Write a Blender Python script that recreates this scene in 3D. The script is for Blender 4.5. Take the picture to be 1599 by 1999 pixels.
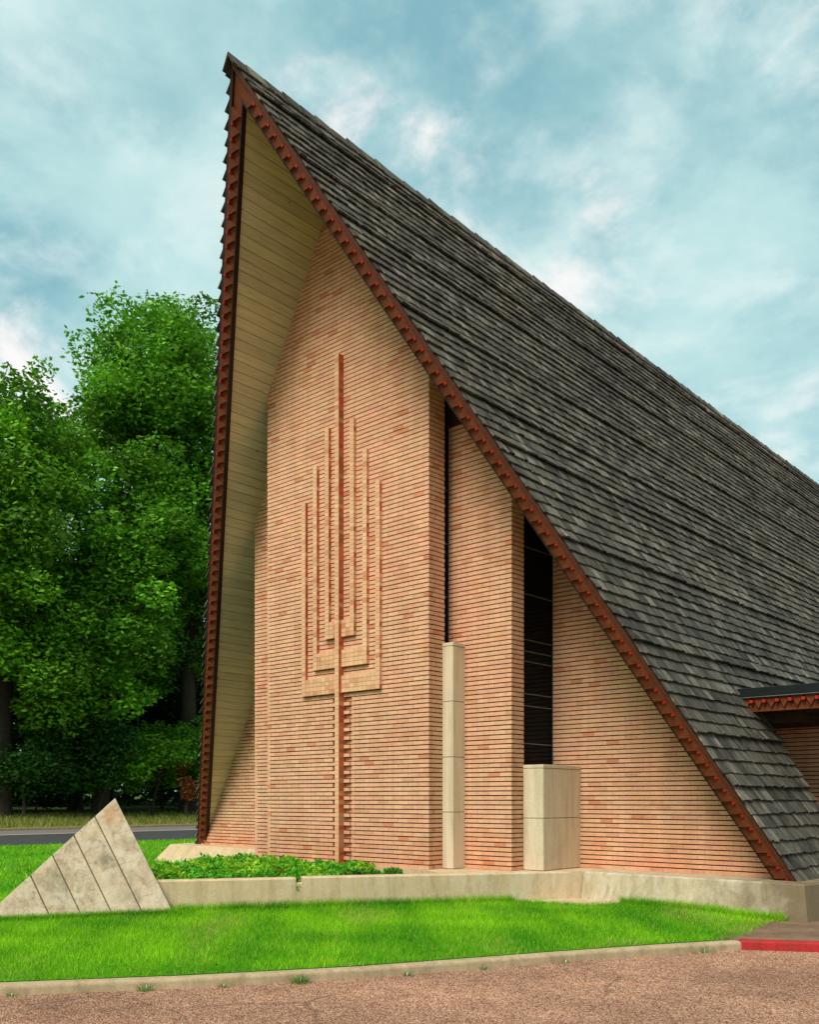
import bpy, math, random
import numpy as np
from mathutils import Vector, Matrix
random.seed(7); rng = np.random.default_rng(7)
S = bpy.context.scene
for o in list(bpy.data.objects): bpy.data.objects.remove(o)
COL = S.collection

# ------------------------------------------------------------------ camera
CAM = Vector((8.92, -10.40, 1.55))
cd = bpy.data.cameras.new('camera'); cam = bpy.data.objects.new('camera', cd); COL.objects.link(cam)
S.camera = cam
cd.sensor_fit = 'HORIZONTAL'; cd.sensor_width = 36.0; cd.lens = 41.28
cd.shift_x = 0.0; cd.shift_y = 560.5 / 1599.0
cd.clip_start = 0.05; cd.clip_end = 3000
cam.location = CAM
cam.rotation_euler = (math.radians(90), 0, math.radians(41.81))
S.render.resolution_x = 820; S.render.resolution_y = 1024

# ------------------------------------------------------------------ world, sun, exposure
SUN_EL, SUN_AZ = math.radians(50), math.radians(172)      # azimuth clockwise from +Y
W = bpy.data.worlds.new('World'); S.world = W; W.use_nodes = True
nt = W.node_tree; nt.nodes.clear()
def N(t, kind, **kw):
    n = t.nodes.new(kind)
    for k, v in kw.items():
        if k == 'ins':
            for kk, vv in v.items(): n.inputs[kk].default_value = vv
        else: setattr(n, k, v)
    return n
def L(t, a, b): t.links.new(a, b)
def math_node(t, op, a, b=None, clamp=False):
    n = N(t, 'ShaderNodeMath', operation=op, use_clamp=clamp)
    for i, v in enumerate((a, b)):
        if v is None: continue
        if hasattr(v, 'links') or hasattr(v, 'is_linked'): L(t, v, n.inputs[i])
        else: n.inputs[i].default_value = v
    return n.outputs[0]
def ramp(t, fac, stops, interp='LINEAR'):
    r = N(t, 'ShaderNodeValToRGB'); r.color_ramp.interpolation = interp
    e = r.color_ramp.elements
    while len(e) < len(stops): e.new(0.5)
    for i, (p, c) in enumerate(stops):
        e[i].position = p; e[i].color = (c[0], c[1], c[2], 1) if len(c) == 3 else c
    L(t, fac, r.inputs[0]); return r.outputs[0]
def mixc(t, fac, a, b, mode='MIX'):
    n = N(t, 'ShaderNodeMix', data_type='RGBA', blend_type=mode)
    if hasattr(fac, 'is_linked'): L(t, fac, n.inputs[0])
    else: n.inputs[0].default_value = fac
    for i, v in ((6, a), (7, b)):
        if hasattr(v, 'is_linked'): L(t, v, n.inputs[i])
        else: n.inputs[i].default_value = (v[0], v[1], v[2], 1)
    return n.outputs[2]
def noise(t, vec, scale, detail=4, rough=0.55, dist=0.0, out=0):
    n = N(t, 'ShaderNodeTexNoise'); n.inputs['Scale'].default_value = scale
    n.inputs['Detail'].default_value = detail; n.inputs['Roughness'].default_value = rough
    n.inputs['Distortion'].default_value = dist
    if vec is not None: L(t, vec, n.inputs['Vector'])
    return n.outputs[out]

sky = N(nt, 'ShaderNodeTexSky', sky_type='NISHITA', sun_disc=False)
sky.sun_elevation = SUN_EL; sky.sun_rotation = SUN_AZ; sky.air_density = 1.0; sky.dust_density = 2.0; sky.ozone_density = 1.0
tc = N(nt, 'ShaderNodeTexCoord')
sep = N(nt, 'ShaderNodeSeparateXYZ'); L(nt, tc.outputs['Generated'], sep.inputs[0])
zz = math_node(nt, 'ADD', math_node(nt, 'MAXIMUM', sep.outputs[2], 0.0), 0.22)
cmb = N(nt, 'ShaderNodeCombineXYZ')
L(nt, math_node(nt, 'DIVIDE', sep.outputs[0], zz), cmb.inputs[0])
L(nt, math_node(nt, 'DIVIDE', sep.outputs[1], zz), cmb.inputs[1])
cl1 = noise(nt, cmb.outputs[0], 2.1, 8, 0.58, 0.25)
mp = N(nt, 'ShaderNodeMapping'); L(nt, cmb.outputs[0], mp.inputs[0]); mp.inputs['Location'].default_value = (4.3, 1.7, 0)
cl2 = noise(nt, mp.outputs[0], 6.0, 8, 0.56, 0.15)
mp3 = N(nt, 'ShaderNodeMapping'); L(nt, cmb.outputs[0], mp3.inputs[0]); mp3.inputs['Location'].default_value = (-2.6, 7.1, 0)
cl3 = noise(nt, mp3.outputs[0], 2.6, 9, 0.62, 0.6)
m1 = ramp(nt, cl1, [(0.36, (0, 0, 0)), (0.62, (1, 1, 1))], 'EASE')
m2 = ramp(nt, cl2, [(0.44, (0, 0, 0)), (0.70, (1, 1, 1))], 'EASE')
m3 = ramp(nt, cl3, [(0.52, (0, 0, 0)), (0.72, (1, 1, 1))], 'EASE')
blue = mixc(nt, 1.0, sky.outputs[0], (0.85, 1.40, 1.10), 'MULTIPLY')
veil = mixc(nt, 0.75, blue, (1.75, 3.45, 3.85))
c1 = mixc(nt, math_node(nt, 'MULTIPLY', m1, 0.85), veil, (3.75, 5.35, 5.3))
c1 = mixc(nt, math_node(nt, 'MULTIPLY', m2, 0.7), c1, (4.9, 5.9, 5.8))
c2 = mixc(nt, math_node(nt, 'MULTIPLY', m3, 0.9), c1, (6.9, 6.5, 6.45))
bg = N(nt, 'ShaderNodeBackground'); bg.inputs[1].default_value = 0.058
L(nt, c2, bg.inputs[0]); wo = N(nt, 'ShaderNodeOutputWorld'); L(nt, bg.outputs[0], wo.inputs[0])

sd = bpy.data.lights.new('sun', 'SUN'); sd.energy = 1.5; sd.angle = math.radians(32); sd.color = (1.0, 0.955, 0.885)
sun = bpy.data.objects.new('sun', sd); COL.objects.link(sun); sun.location = (0, 0, 40)
sdir = Vector((math.sin(SUN_AZ) * math.cos(SUN_EL), math.cos(SUN_AZ) * math.cos(SUN_EL), math.sin(SUN_EL)))
sun.rotation_euler = sdir.to_track_quat('Z', 'Y').to_euler()
S.view_settings.view_transform = 'Standard'; S.view_settings.look = 'None'
S.view_settings.exposure = 1.42; S.view_settings.gamma = 1.0; S.view_settings.use_curve_mapping = False

# ------------------------------------------------------------------ materials
def mat(name):
    m = bpy.data.materials.new(name); m.use_nodes = True; t = m.node_tree
    b = t.nodes['Principled BSDF']; return m, t, b
def setp(b, rough=0.8, spec=0.3, col=None, metal=0.0):
    b.inputs['Roughness'].default_value = rough; b.inputs['Specular IOR Level'].default_value = spec
    b.inputs['Metallic'].default_value = metal
    if col: b.inputs['Base Color'].default_value = (*col, 1)
def bump(t, b, h, strength=0.3, dist=0.01):
    n = N(t, 'ShaderNodeBump'); n.inputs['Strength'].default_value = strength; n.inputs['Distance'].default_value = dist
    L(t, h, n.inputs['Height']); L(t, n.outputs[0], b.inputs['Normal'])
def attr(t, name, out='Color'):
    a = N(t, 'ShaderNodeAttribute'); a.attribute_name = name; return a.outputs[out]
def objc(t):
    g = N(t, 'ShaderNodeNewGeometry'); return g.outputs['Position']
M = {}
def make_attr_mat(name, rough, nscale, namp, bstr, spec=0.25, big=None):
    m, t, b = mat(name); setp(b, rough, spec)
    c = attr(t, 'col'); p = objc(t)
    n = noise(t, p, nscale, 5, 0.65)
    f = ramp(t, n, [(0.25, (1 - namp,) * 3), (0.75, (1 + namp,) * 3)])
    c = mixc(t, 1.0, c, f, 'MULTIPLY')
    if big:
        n2 = noise(t, p, big[0], 4, 0.6)
        c = mixc(t, math_node(t, 'MULTIPLY', ramp(t, n2, [(0.5, (0, 0, 0)), (0.72, (1, 1, 1))]), big[1]), c, big[2], 'MULTIPLY')
    L(t, c, b.inputs['Base Color']); bump(t, b, n, bstr, 0.004)
    M[name] = m
make_attr_mat('brick', 0.85, 60, 0.22, 0.5, 0.2, (0.9, 0.4, (0.92, 0.80, 0.72)))
def streak_and_tint_brick():
    t = M['brick'].node_tree; b = t.nodes['Principled BSDF']; src = b.inputs['Base Color'].links[0].from_socket
    p = objc(t); mw = N(t, 'ShaderNodeMapping'); L(t, p, mw.inputs[0]); mw.inputs['Scale'].default_value = (4.5, 4.5, 0.35)
    n = noise(t, mw.outputs[0], 1.0, 5, 0.65, 0.4)
    c = mixc(t, 1.0, src, ramp(t, n, [(0.3, (0.91, 0.89, 0.87)), (0.62, (1.07, 1.07, 1.07))]), 'MULTIPLY')
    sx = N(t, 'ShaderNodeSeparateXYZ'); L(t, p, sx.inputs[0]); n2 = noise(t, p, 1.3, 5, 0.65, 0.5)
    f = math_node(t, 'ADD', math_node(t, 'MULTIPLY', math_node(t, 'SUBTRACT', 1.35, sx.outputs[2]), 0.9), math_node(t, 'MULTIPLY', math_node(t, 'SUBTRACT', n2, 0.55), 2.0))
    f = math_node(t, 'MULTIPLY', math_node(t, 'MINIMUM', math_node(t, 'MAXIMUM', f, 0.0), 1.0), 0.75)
    c = mixc(t, f, c, (0.97, 0.74, 0.62), 'MULTIPLY')  # redder and darker towards the bottom, broken up by noise
    n3 = noise(t, p, 0.55, 4, 0.6)
    c = mixc(t, 1.0, c, ramp(t, n3, [(0.35, (1.0, 0.95, 0.93)), (0.65, (1.0, 1.04, 1.02))]), 'MULTIPLY')
    L(t, c, b.inputs['Base Color'])
streak_and_tint_brick()
def simple(name, col, rough=0.8, spec=0.3, nscale=8, namp=0.12, bs=0.15):
    m, t, b = mat(name); setp(b, rough, spec)
    p = objc(t); n = noise(t, p, nscale, 5, 0.6)
    f = ramp(t, n, [(0.25, tuple(c * (1 - namp) for c in col)), (0.75, tuple(c * (1 + namp) for c in col))])
    L(t, f, b.inputs['Base Color']); bump(t, b, n, bs, 0.005); M[name] = m
simple('shaded_mortar', (0.060, 0.028, 0.013), 0.95, 0.1, 90, 0.2, 0.4)  # colour darkened to carry the shadow in the raked bed joints
simple('head_mortar', (0.58, 0.33, 0.19), 0.95, 0.1, 90, 0.15, 0.4)
simple('light_mortar', (0.54, 0.32, 0.18), 0.95, 0.1, 90, 0.15, 0.4)
simple('fascia_brown', (0.135, 0.031, 0.008), 0.7, 0.2, 9, 0.4, 0.15)
simple('trim_brown', (0.085, 0.022, 0.008), 0.65, 0.3, 14, 0.3, 0.2)
simple('trim_brown_shaded', (0.028, 0.009, 0.006), 0.6, 0.3, 14, 0.3, 0.2)  # trim brown darkened for the shade on inner edges and left rake
simple('peg_red', (0.34, 0.014, 0.007), 0.5, 0.35, 20, 0.15, 0.1)
simple('dark_metal', (0.008, 0.012, 0.011), 0.6, 0.15, 6, 0.3, 0.05)
simple('frame_metal', (0.10, 0.11, 0.10), 0.4, 0.5, 10, 0.3, 0.05)
simple('deck_wood', (0.05, 0.035, 0.022), 0.9, 0.2, 10, 0.3, 0.2)
simple('soil', (0.10, 0.07, 0.045), 0.95, 0.1, 18, 0.4, 0.6)
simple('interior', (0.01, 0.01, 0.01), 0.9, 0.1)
def glass():
    m, t, b = mat('glass'); setp(b, 0.05, 0.06, (0.003, 0.005, 0.006))
    M['glass'] = m
glass()
def soffit_mat():
    m, t, b = mat('soffit_wood'); setp(b, 0.7, 0.25)
    c = attr(t, 'col'); p = objc(t)
    mpn = N(t, 'ShaderNodeMapping'); L(t, p, mpn.inputs[0]); mpn.inputs['Scale'].default_value = (22, 1.2, 22)
    n = noise(t, mpn.outputs[0], 1.5, 5, 0.6, 0.4)
    c = mixc(t, 1.0, c, ramp(t, n, [(0.3, (0.82, 0.82, 0.82)), (0.7, (1.12, 1.12, 1.12))]), 'MULTIPLY')
    kn = noise(t, p, 5.0, 2, 0.5)
    c = mixc(t, ramp(t, kn, [(0.74, (0, 0, 0)), (0.78, (1, 1, 1))]), c, (0.45, 0.38, 0.3), 'MULTIPLY')
    st = noise(t, p, 0.7, 4, 0.6)
    c = mixc(t, math_node(t, 'MULTIPLY', ramp(t, st, [(0.45, (0, 0, 0)), (0.7, (1, 1, 1))]), 0.5), c, (0.82, 0.80, 0.62), 'MULTIPLY')
    L(t, c, b.inputs['Base Color']); bump(t, b, n, 0.15, 0.004); M['soffit_wood'] = m
soffit_mat()
def shingle_mat():
    m, t, b = mat('shingle_wood'); setp(b, 0.9, 0.12)
    c = attr(t, 'col'); u = attr(t, 'sc', 'Vector')
    mpn = N(t, 'ShaderNodeMapping'); L(t, u, mpn.inputs[0]); mpn.inputs['Scale'].default_value = (75, 3.2, 1)
    n = noise(t, mpn.outputs[0], 1.0, 5, 0.65, 0.3)
    c = mixc(t, 1.0, c, ramp(t, n, [(0.30, (0.15, 0.15, 0.15)), (0.5, (0.8, 0.8, 0.8)), (0.70, (2.7, 2.65, 2.55))]), 'MULTIPLY')
    mo = noise(t, objc(t), 2.6, 5, 0.65)
    c = mixc(t, math_node(t, 'MULTIPLY', ramp(t, mo, [(0.5, (0, 0, 0)), (0.72, (1, 1, 1))]), 0.55), c, (0.86, 1.0, 0.70), 'MULTIPLY')
    lg = noise(t, objc(t), 0.45, 4, 0.6)
    c = mixc(t, 1.0, c, ramp(t, lg, [(0.3, (0.72, 0.72, 0.72)), (0.7, (1.2, 1.2, 1.18))]), 'MULTIPLY')
    L(t, c, b.inputs['Base Color']); bump(t, b, n, 0.5, 0.006); M['shingle_wood'] = m
shingle_mat()
def concrete(name, base, stain, stain_amt, scale=1.6, fine=40, dark=None, white=0.0, rough=0.9, xr=None):
    m, t, b = mat(name); setp(b, rough, 0.2)
    p = objc(t)
    n1 = noise(t, p, scale, 6, 0.62, 0.3); n2 = noise(t, p, fine, 4, 0.7); n3 = noise(t, p, scale * 3.3, 5, 0.7, 0.8)
    c = mixc(t, math_node(t, 'MULTIPLY', ramp(t, n1, [(0.42, (0, 0, 0)), (0.66, (1, 1, 1))]), stain_amt), base, stain)
    c = mixc(t, 1.0, c, ramp(t, n2, [(0.25, (0.8, 0.8, 0.8)), (0.75, (1.15, 1.15, 1.15))]), 'MULTIPLY')
    ms = N(t, 'ShaderNodeMapping'); L(t, p, ms.inputs[0]); ms.inputs['Scale'].default_value = (7, 7, 0.7)
    ns = noise(t, ms.outputs[0], 1.0, 5, 0.7, 0.5)
    c = mixc(t, 1.0, c, ramp(t, ns, [(0.32, (0.78, 0.76, 0.73)), (0.55, (1.03, 1.03, 1.03))]), 'MULTIPLY')
    if dark: c = mixc(t, math_node(t, 'MULTIPLY', ramp(t, n3, [(0.50, (0, 0, 0)), (0.74, (1, 1, 1))]), dark[0]), c, dark[1])
    if white:
        if xr:
            sx = N(t, 'ShaderNodeSeparateXYZ'); L(t, p, sx.inputs[0]); mr = N(t, 'ShaderNodeMapRange'); L(t, sx.outputs[0], mr.inputs[0]); mr.inputs[1].default_value = xr[0]; mr.inputs[2].default_value = xr[1]; mr.inputs[3].default_value = xr[2]; mr.inputs[4].default_value = 1.0
        mw = N(t, 'ShaderNodeMapping'); L(t, p, mw.inputs[0]); mw.inputs['Scale'].default_value = (2.2, 2.2, 1.1)
        nw = noise(t, mw.outputs[0], 2.1, 6, 0.7, 1.2)
        wf = math_node(t, 'MULTIPLY', ramp(t, nw, [(0.42, (0, 0, 0)), (0.68, (1, 1, 1))]), white)
        if xr: wf = math_node(t, 'MULTIPLY', wf, mr.outputs[0])
        c = mixc(t, wf, c, (0.64, 0.55, 0.42))
    L(t, c, b.inputs['Base Color'])
    h = math_node(t, 'ADD', n2, math_node(t, 'MULTIPLY', n3, 1.5)); bump(t, b, h, 0.35, 0.006); M[name] = m
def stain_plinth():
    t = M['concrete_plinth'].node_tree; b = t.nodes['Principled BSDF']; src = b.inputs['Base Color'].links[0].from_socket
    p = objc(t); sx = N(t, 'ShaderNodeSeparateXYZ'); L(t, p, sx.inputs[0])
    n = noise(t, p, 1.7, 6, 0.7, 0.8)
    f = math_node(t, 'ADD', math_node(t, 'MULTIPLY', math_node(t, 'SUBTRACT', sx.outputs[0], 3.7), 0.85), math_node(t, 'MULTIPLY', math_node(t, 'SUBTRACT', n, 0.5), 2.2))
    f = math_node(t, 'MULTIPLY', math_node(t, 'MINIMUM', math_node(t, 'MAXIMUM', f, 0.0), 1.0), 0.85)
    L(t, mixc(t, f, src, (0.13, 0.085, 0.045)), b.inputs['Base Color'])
def rust_pyramid():
    t = M['concrete_rough'].node_tree; b = t.nodes['Principled BSDF']; src = b.inputs['Base Color'].links[0].from_socket
    p = objc(t); c = src
    for pt, rad, colr, amt in (((-1.88, -3.97, 1.36), 0.20, (0.42, 0.16, 0.05), .8), ((-1.78, -4.15, .78), 0.16, (0.13, 0.12, 0.08), .8), ((-2.0, -4.65, .5), 0.3, (0.20, 0.17, 0.10), .7), ((-1.5, -4.02, .35), 0.22, (0.24, 0.20, 0.12), .6)):
        vm = N(t, 'ShaderNodeVectorMath', operation='DISTANCE'); L(t, p, vm.inputs[0]); vm.inputs[1].default_value = pt
        n = noise(t, p, 9, 5, 0.7, 0.6)
        f = math_node(t, 'ADD', math_node(t, 'SUBTRACT', 1.0, math_node(t, 'DIVIDE', vm.outputs['Value'], rad)), math_node(t, 'MULTIPLY', math_node(t, 'SUBTRACT', n, 0.55), 2.6))
        f = math_node(t, 'MULTIPLY', math_node(t, 'MINIMUM', math_node(t, 'MAXIMUM', f, 0.0), 1.0), amt)
        c = mixc(t, f, c, colr)
    L(t, c, b.inputs['Base Color'])
concrete('concrete_smooth', (0.65, 0.52, 0.36), (0.55, 0.45, 0.29), 0.55, 1.5, 60)
concrete('concrete_plinth', (0.47, 0.36, 0.22), (0.33, 0.27, 0.155), 0.8, 1.3, 45, (0.55, (0.22, 0.175, 0.10)), 0.65)
concrete('concrete_planter', (0.58, 0.405, 0.235), (0.47, 0.33, 0.18), 0.6, 1.6, 45, (0.35, (0.34, 0.26, 0.15)), 0.55, 0.9, (-0.8, 1.0, 0.3))
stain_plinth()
concrete('concrete_rough', (0.58, 0.425, 0.285), (0.40, 0.265, 0.15), 0.95, 2.6, 35, (1.0, (0.15, 0.125, 0.08)), 0.5)
rust_pyramid()
concrete('concrete_kerb', (0.44, 0.32, 0.19), (0.34, 0.25, 0.14), 0.8, 2.5, 50, (0.5, (0.14, 0.12, 0.07)))
concrete('concrete_slab', (0.23, 0.135, 0.08), (0.14, 0.08, 0.05), 0.8, 2.2, 50, (0.5, (0.08, 0.06, 0.04)))
concrete('red_paint', (0.42, 0.022, 0.020), (0.30, 0.028, 0.022), 0.9, 4, 70, (0.9, (0.10, 0.03, 0.022)), 0.0, 0.7)
def aggregate():
    m, t, b = mat('aggregate'); setp(b, 0.85, 0.25); p = objc(t)
    v = N(t, 'ShaderNodeTexVoronoi'); v.inputs['Scale'].default_value = 95; L(t, p, v.inputs['Vector'])
    v2 = N(t, 'ShaderNodeTexVoronoi'); v2.inputs['Scale'].default_value = 120; L(t, p, v2.inputs['Vector'])
    sx = N(t, 'ShaderNodeSeparateColor'); L(t, v.outputs['Color'], sx.inputs[0])
    c = ramp(t, sx.outputs[0], [(0.0, (0.13, 0.050, 0.030)), (0.25, (0.34, 0.125, 0.065)), (0.5, (0.52, 0.235, 0.135)), (0.78, (0.68, 0.385, 0.235)), (1.0, (0.78, 0.58, 0.42))])
    d = ramp(t, v.outputs['Distance'], [(0.0, (1.15, 1.15, 1.15)), (0.55, (0.85, 0.85, 0.85)), (0.85, (0.30, 0.28, 0.26))])
    c = mixc(t, 1.0, c, d, 'MULTIPLY')
    lg = noise(t, p, 0.55, 5, 0.6); c = mixc(t, 1.0, c, ramp(t, lg, [(0.3, (0.60, 0.57, 0.56)), (0.62, (1.10, 1.08, 1.06))]), 'MULTIPLY')
    md = noise(t, p, 3.0, 5, 0.7); c = mixc(t, 1.0, c, ramp(t, md, [(0.3, (0.78, 0.78, 0.78)), (0.7, (1.12, 1.12, 1.12))]), 'MULTIPLY')
    wn = noise(t, p, 1.1, 4, 0.6, 0, 1)
    vp = N(t, 'ShaderNodeMix', data_type='VECTOR'); vp.inputs[0].default_value = 0.22
    L(t, p, vp.inputs[4]); L(t, wn, vp.inputs[5])
    ve = N(t, 'ShaderNodeTexVoronoi', feature='DISTANCE_TO_EDGE'); ve.inputs['Scale'].default_value = 0.55; L(t, vp.outputs[1], ve.inputs['Vector'])
    msk = noise(t, p, 0.35, 2, 0.5)
    ck = math_node(t, 'MULTIPLY', ramp(t, ve.outputs['Distance'], [(0.0, (1, 1, 1)), (0.010, (0, 0, 0))]), ramp(t, msk, [(0.45, (0, 0, 0)), (0.55, (1, 1, 1))]))
    c = mixc(t, math_node(t, 'MULTIPLY', ck, 0.5), c, (0.05, 0.03, 0.022))
    L(t, c, b.inputs['Base Color'])
    h = math_node(t, 'SUBTRACT', 1.0, v.outputs['Distance']); bump(t, b, h, 0.8, 0.012); M['aggregate'] = m
aggregate()
simple('asphalt', (0.045, 0.043, 0.042), 0.85, 0.3, 30, 0.25, 0.3)
simple('asphalt_pale', (0.17, 0.13, 0.115), 0.85, 0.3, 30, 0.2, 0.3)
simple('white_line', (0.50, 0.45, 0.38), 0.7, 0.3, 30, 0.2, 0.1)
def turf(name, a, bcol, c3):
    m, t, b = mat(name); setp(b, 0.95, 0.05); p = objc(t)
    n1 = noise(t, p, 0.8, 5, 0.6); n2 = noise(t, p, 22, 4, 0.7)
    c = mixc(t, ramp(t, n1, [(0.35, (0, 0, 0)), (0.65, (1, 1, 1))]), a, bcol)
    c = mixc(t, math_node(t, 'MULTIPLY', ramp(t, n2, [(0.45, (0, 0, 0)), (0.65, (1, 1, 1))]), 0.6), c, c3)
    L(t, c, b.inputs['Base Color']); bump(t, b, n2, 0.8, 0.03); M[name] = m
turf('turf', (0.06, 0.24, 0.008), (0.10, 0.30, 0.010), (0.035, 0.13, 0.008))
turf('verge', (0.16, 0.17, 0.03), (0.20, 0.19, 0.05), (0.09, 0.11, 0.02))
turf('ground', (0.05, 0.10, 0.02), (0.07, 0.11, 0.025), (0.03, 0.05, 0.012))
def leafy(name, trans=0.35, rough=0.6, spec=0.2):
    m, t, b = mat(name); setp(b, rough, spec); c = attr(t, 'col'); L(t, c, b.inputs['Base Color'])
    tr = N(t, 'ShaderNodeBsdfTranslucent'); L(t, mixc(t, 1.0, c, (1.3, 1.4, 0.6), 'MULTIPLY'), tr.inputs[0])
    mx = N(t, 'ShaderNodeMixShader'); mx.inputs[0].default_value = trans
    L(t, b.outputs[0], mx.inputs[1]); L(t, tr.outputs[0], mx.inputs[2])
    L(t, mx.outputs[0], t.nodes['Material Output'].inputs[0]); M[name] = m
leafy('leaf', 0.22); leafy('grass_blade', 0.3, 0.6, 0.15)
simple('bark', (0.055, 0.042, 0.03), 0.95, 0.1, 9, 0.35, 0.6)

# ------------------------------------------------------------------ mesh helpers
def tagp(o, label=None, cat=None, group=None, kind=None):
    if label: o['label'] = label
    if cat: o['category'] = cat
    if group: o['group'] = group
    if kind: o['kind'] = kind
    return o
def empty(name, loc=(0, 0, 0)):
    o = bpy.data.objects.new(name, None); COL.objects.link(o); o.location = loc; o.empty_display_size = 0.3
    return o
class MB:
    def __init__(s): s.v = []; s.f = []; s.c = []; s.sc = []
    def poly(s, pts, faces, col=(1, 1, 1), sc=None):
        b = len(s.v); s.v += [tuple(p) for p in pts]
        for f in faces: s.f.append([b + i for i in f]); s.c.append(col)
        if sc is not None: s.sc += sc
    HF = [(0, 3, 2, 1), (4, 5, 6, 7), (0, 1, 5, 4), (1, 2, 6, 5), (2, 3, 7, 6), (3, 0, 4, 7)]
    def hexa(s, p, col=(1, 1, 1), sc=None): s.poly(p, s.HF, col, sc)
    def box(s, x0, x1, y0, y1, z0, z1, col=(1, 1, 1)):
        s.hexa([(x0, y0, z0), (x1, y0, z0), (x1, y1, z0), (x0, y1, z0), (x0, y0, z1), (x1, y0, z1), (x1, y1, z1), (x0, y1, z1)], col)
    def prism(s, pts0, pts1, col=(1, 1, 1)):
        n = len(pts0); s.poly(list(pts0) + list(pts1), [tuple(range(n - 1, -1, -1)), tuple(range(n, 2 * n))] + [(i, (i + 1) % n, n + (i + 1) % n, n + i) for i in range(n)], col)
    def tube(s, path, radii, n=7, col=(1, 1, 1)):
        rings = []
        for i, p in enumerate(path):
            p = Vector(p); a = Vector(path[max(i - 1, 0)]); b = Vector(path[min(i + 1, len(path) - 1)])
            d = (b - a).normalized(); u = d.orthogonal().normalized(); w = d.cross(u)
            rings.append([p + (u * math.cos(2 * math.pi * k / n) + w * math.sin(2 * math.pi * k / n)) * radii[i] for k in range(n)])
        pts = [q for r in rings for q in r]; fs = []
        for i in range(len(path) - 1):
            for k in range(n):
                fs.append((i * n + k, i * n + (k + 1) % n, (i + 1) * n + (k + 1) % n, (i + 1) * n + k))
        fs.append(tuple(range((len(path) - 1) * n, len(path) * n)))
        s.poly(pts, fs, col)
    def mesh(s, name, m, smooth=False):
        me = bpy.data.meshes.new(name); me.from_pydata(s.v, [], s.f)
        a = me.attributes.new('col', 'FLOAT_COLOR', 'FACE')
        arr = np.ones((len(s.f), 4), np.float32); arr[:, :3] = np.array(s.c, np.float32); a.data.foreach_set('color', arr.ravel())
        if s.sc:
            b = me.attributes.new('sc', 'FLOAT_VECTOR', 'POINT'); b.data.foreach_set('vector', np.array(s.sc, np.float32).ravel())
        if m is not None: me.materials.append(M[m] if isinstance(m, str) else m)
        if smooth: me.polygons.foreach_set('use_smooth', [True] * len(me.polygons))
        me.update(); return me
    def build(s, name, m, parent=None, smooth=False, bevel=0.0):
        o = bpy.data.objects.new(name, s.mesh(name, m, smooth)); COL.objects.link(o)
        if parent is not None: o.parent = parent
        if bevel:
            bv = o.modifiers.new('bevel', 'BEVEL'); bv.width = bevel; bv.segments = 2; bv.limit_method = 'ANGLE'
        return o
def np_mesh(name, V, F, colf, m, parent=None):
    """V (n,3), F (k,3 or 4) ints, colf (k,3)"""
    me = bpy.data.meshes.new(name); k, w = F.shape
    me.vertices.add(len(V)); me.vertices.foreach_set('co', V.astype(np.float32).ravel())
    me.loops.add(k * w); me.loops.foreach_set('vertex_index', F.astype(np.int32).ravel())
    me.polygons.add(k); me.polygons.foreach_set('loop_start', np.arange(0, k * w, w, dtype=np.int32))
    a = me.attributes.new('col', 'FLOAT_COLOR', 'FACE'); arr = np.ones((k, 4), np.float32); arr[:, :3] = colf; a.data.foreach_set('color', arr.ravel())
    me.materials.append(M[m]); me.update(); me.validate()
    o = bpy.data.objects.new(name, me); COL.objects.link(o)
    if parent is not None: o.parent = parent
    return o
dv = Vector((-0.66674, 0.74529)); rv = Vector((0.74529, 0.66674))
def project(p):      # photo pixels (1599 wide) and depth, used only to rank pieces by size
    q = Vector(p) - CAM; dep = q.x * dv.x + q.y * dv.y
    if dep < 0.1: return None
    return 800 + 1833.6 * (q.x * rv.x + q.y * rv.y) / dep, 1560 - 1833.6 * q.z / dep, dep
def in_frame(p, mx=0):
    r = project(p); return r is not None and -mx < r[0] < 1599 + mx and -mx < r[1] < 1999 + mx

# ------------------------------------------------------------------ main dimensions of the temple
X0 = -1.83
A = Vector((X0, -2.13, 12.02))            # tip of the ridge
BR = Vector((4.71, 1.55, 0.545)); BL = Vector((-8.45, 2.00, 0.575))
ZB = 0.53                                  # bottom of the brickwork
CH = 0.0677                                # brick course
YEND = 27.0
class Side:
    def __init__(s, B, sgn):
        s.B = B; s.sgn = sgn; dx = abs(B.x - A.x); dz = A.z - B.z
        s.L = math.hypot(dx, dz); s.c = dx / s.L; s.sn = dz / s.L
        s.d = Vector((sgn * s.c, 0, -s.sn)); s.n = Vector((sgn * s.sn, 0, s.c))
        s.k = (B.y - A.y) / dz
        s.g = Vector((0, -1, -s.k)).normalized()     # outward normal of the gable plane
    def yg(s, z): return A.y + (A.z - z) * s.k
    def at(s, u, t, y):                               # u down the slope, t in from the roof plane
        p = A + s.d * u - s.n * t; return Vector((p.x, y, p.z))
    def gable(s, u, t, w=0.0):
        p = A + s.d * u - s.n * t; q = Vector((p.x, s.yg(p.z), p.z)); return q + s.g * w
    def xlim(s, z, t):                                # |x - X0| where the plane at inset t passes height z
        return (A.z - t / s.c - z) * s.c / s.sn
    def utop(s, t): return t * s.sn / s.c             # u where the plane at inset t meets x = X0
R_, L_ = Side(BR, 1), Side(BL, -1)

temple = tagp(empty('temple', (X0, 2.0, 0.1)), 'buff brick temple with steep wood shingle gable roof and brick menorah wall', 'building')
temple_inv = Matrix.Translation(temple.location).inverted()
def adopt(o, parent):
    o.parent = parent
    if parent is temple: o.matrix_parent_inverse = temple_inv
    return o
def part(mb, name, m, smooth=False, bevel=0.0):
    o = mb.build(name, m, None, smooth, bevel); return adopt(o, temple)

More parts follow.
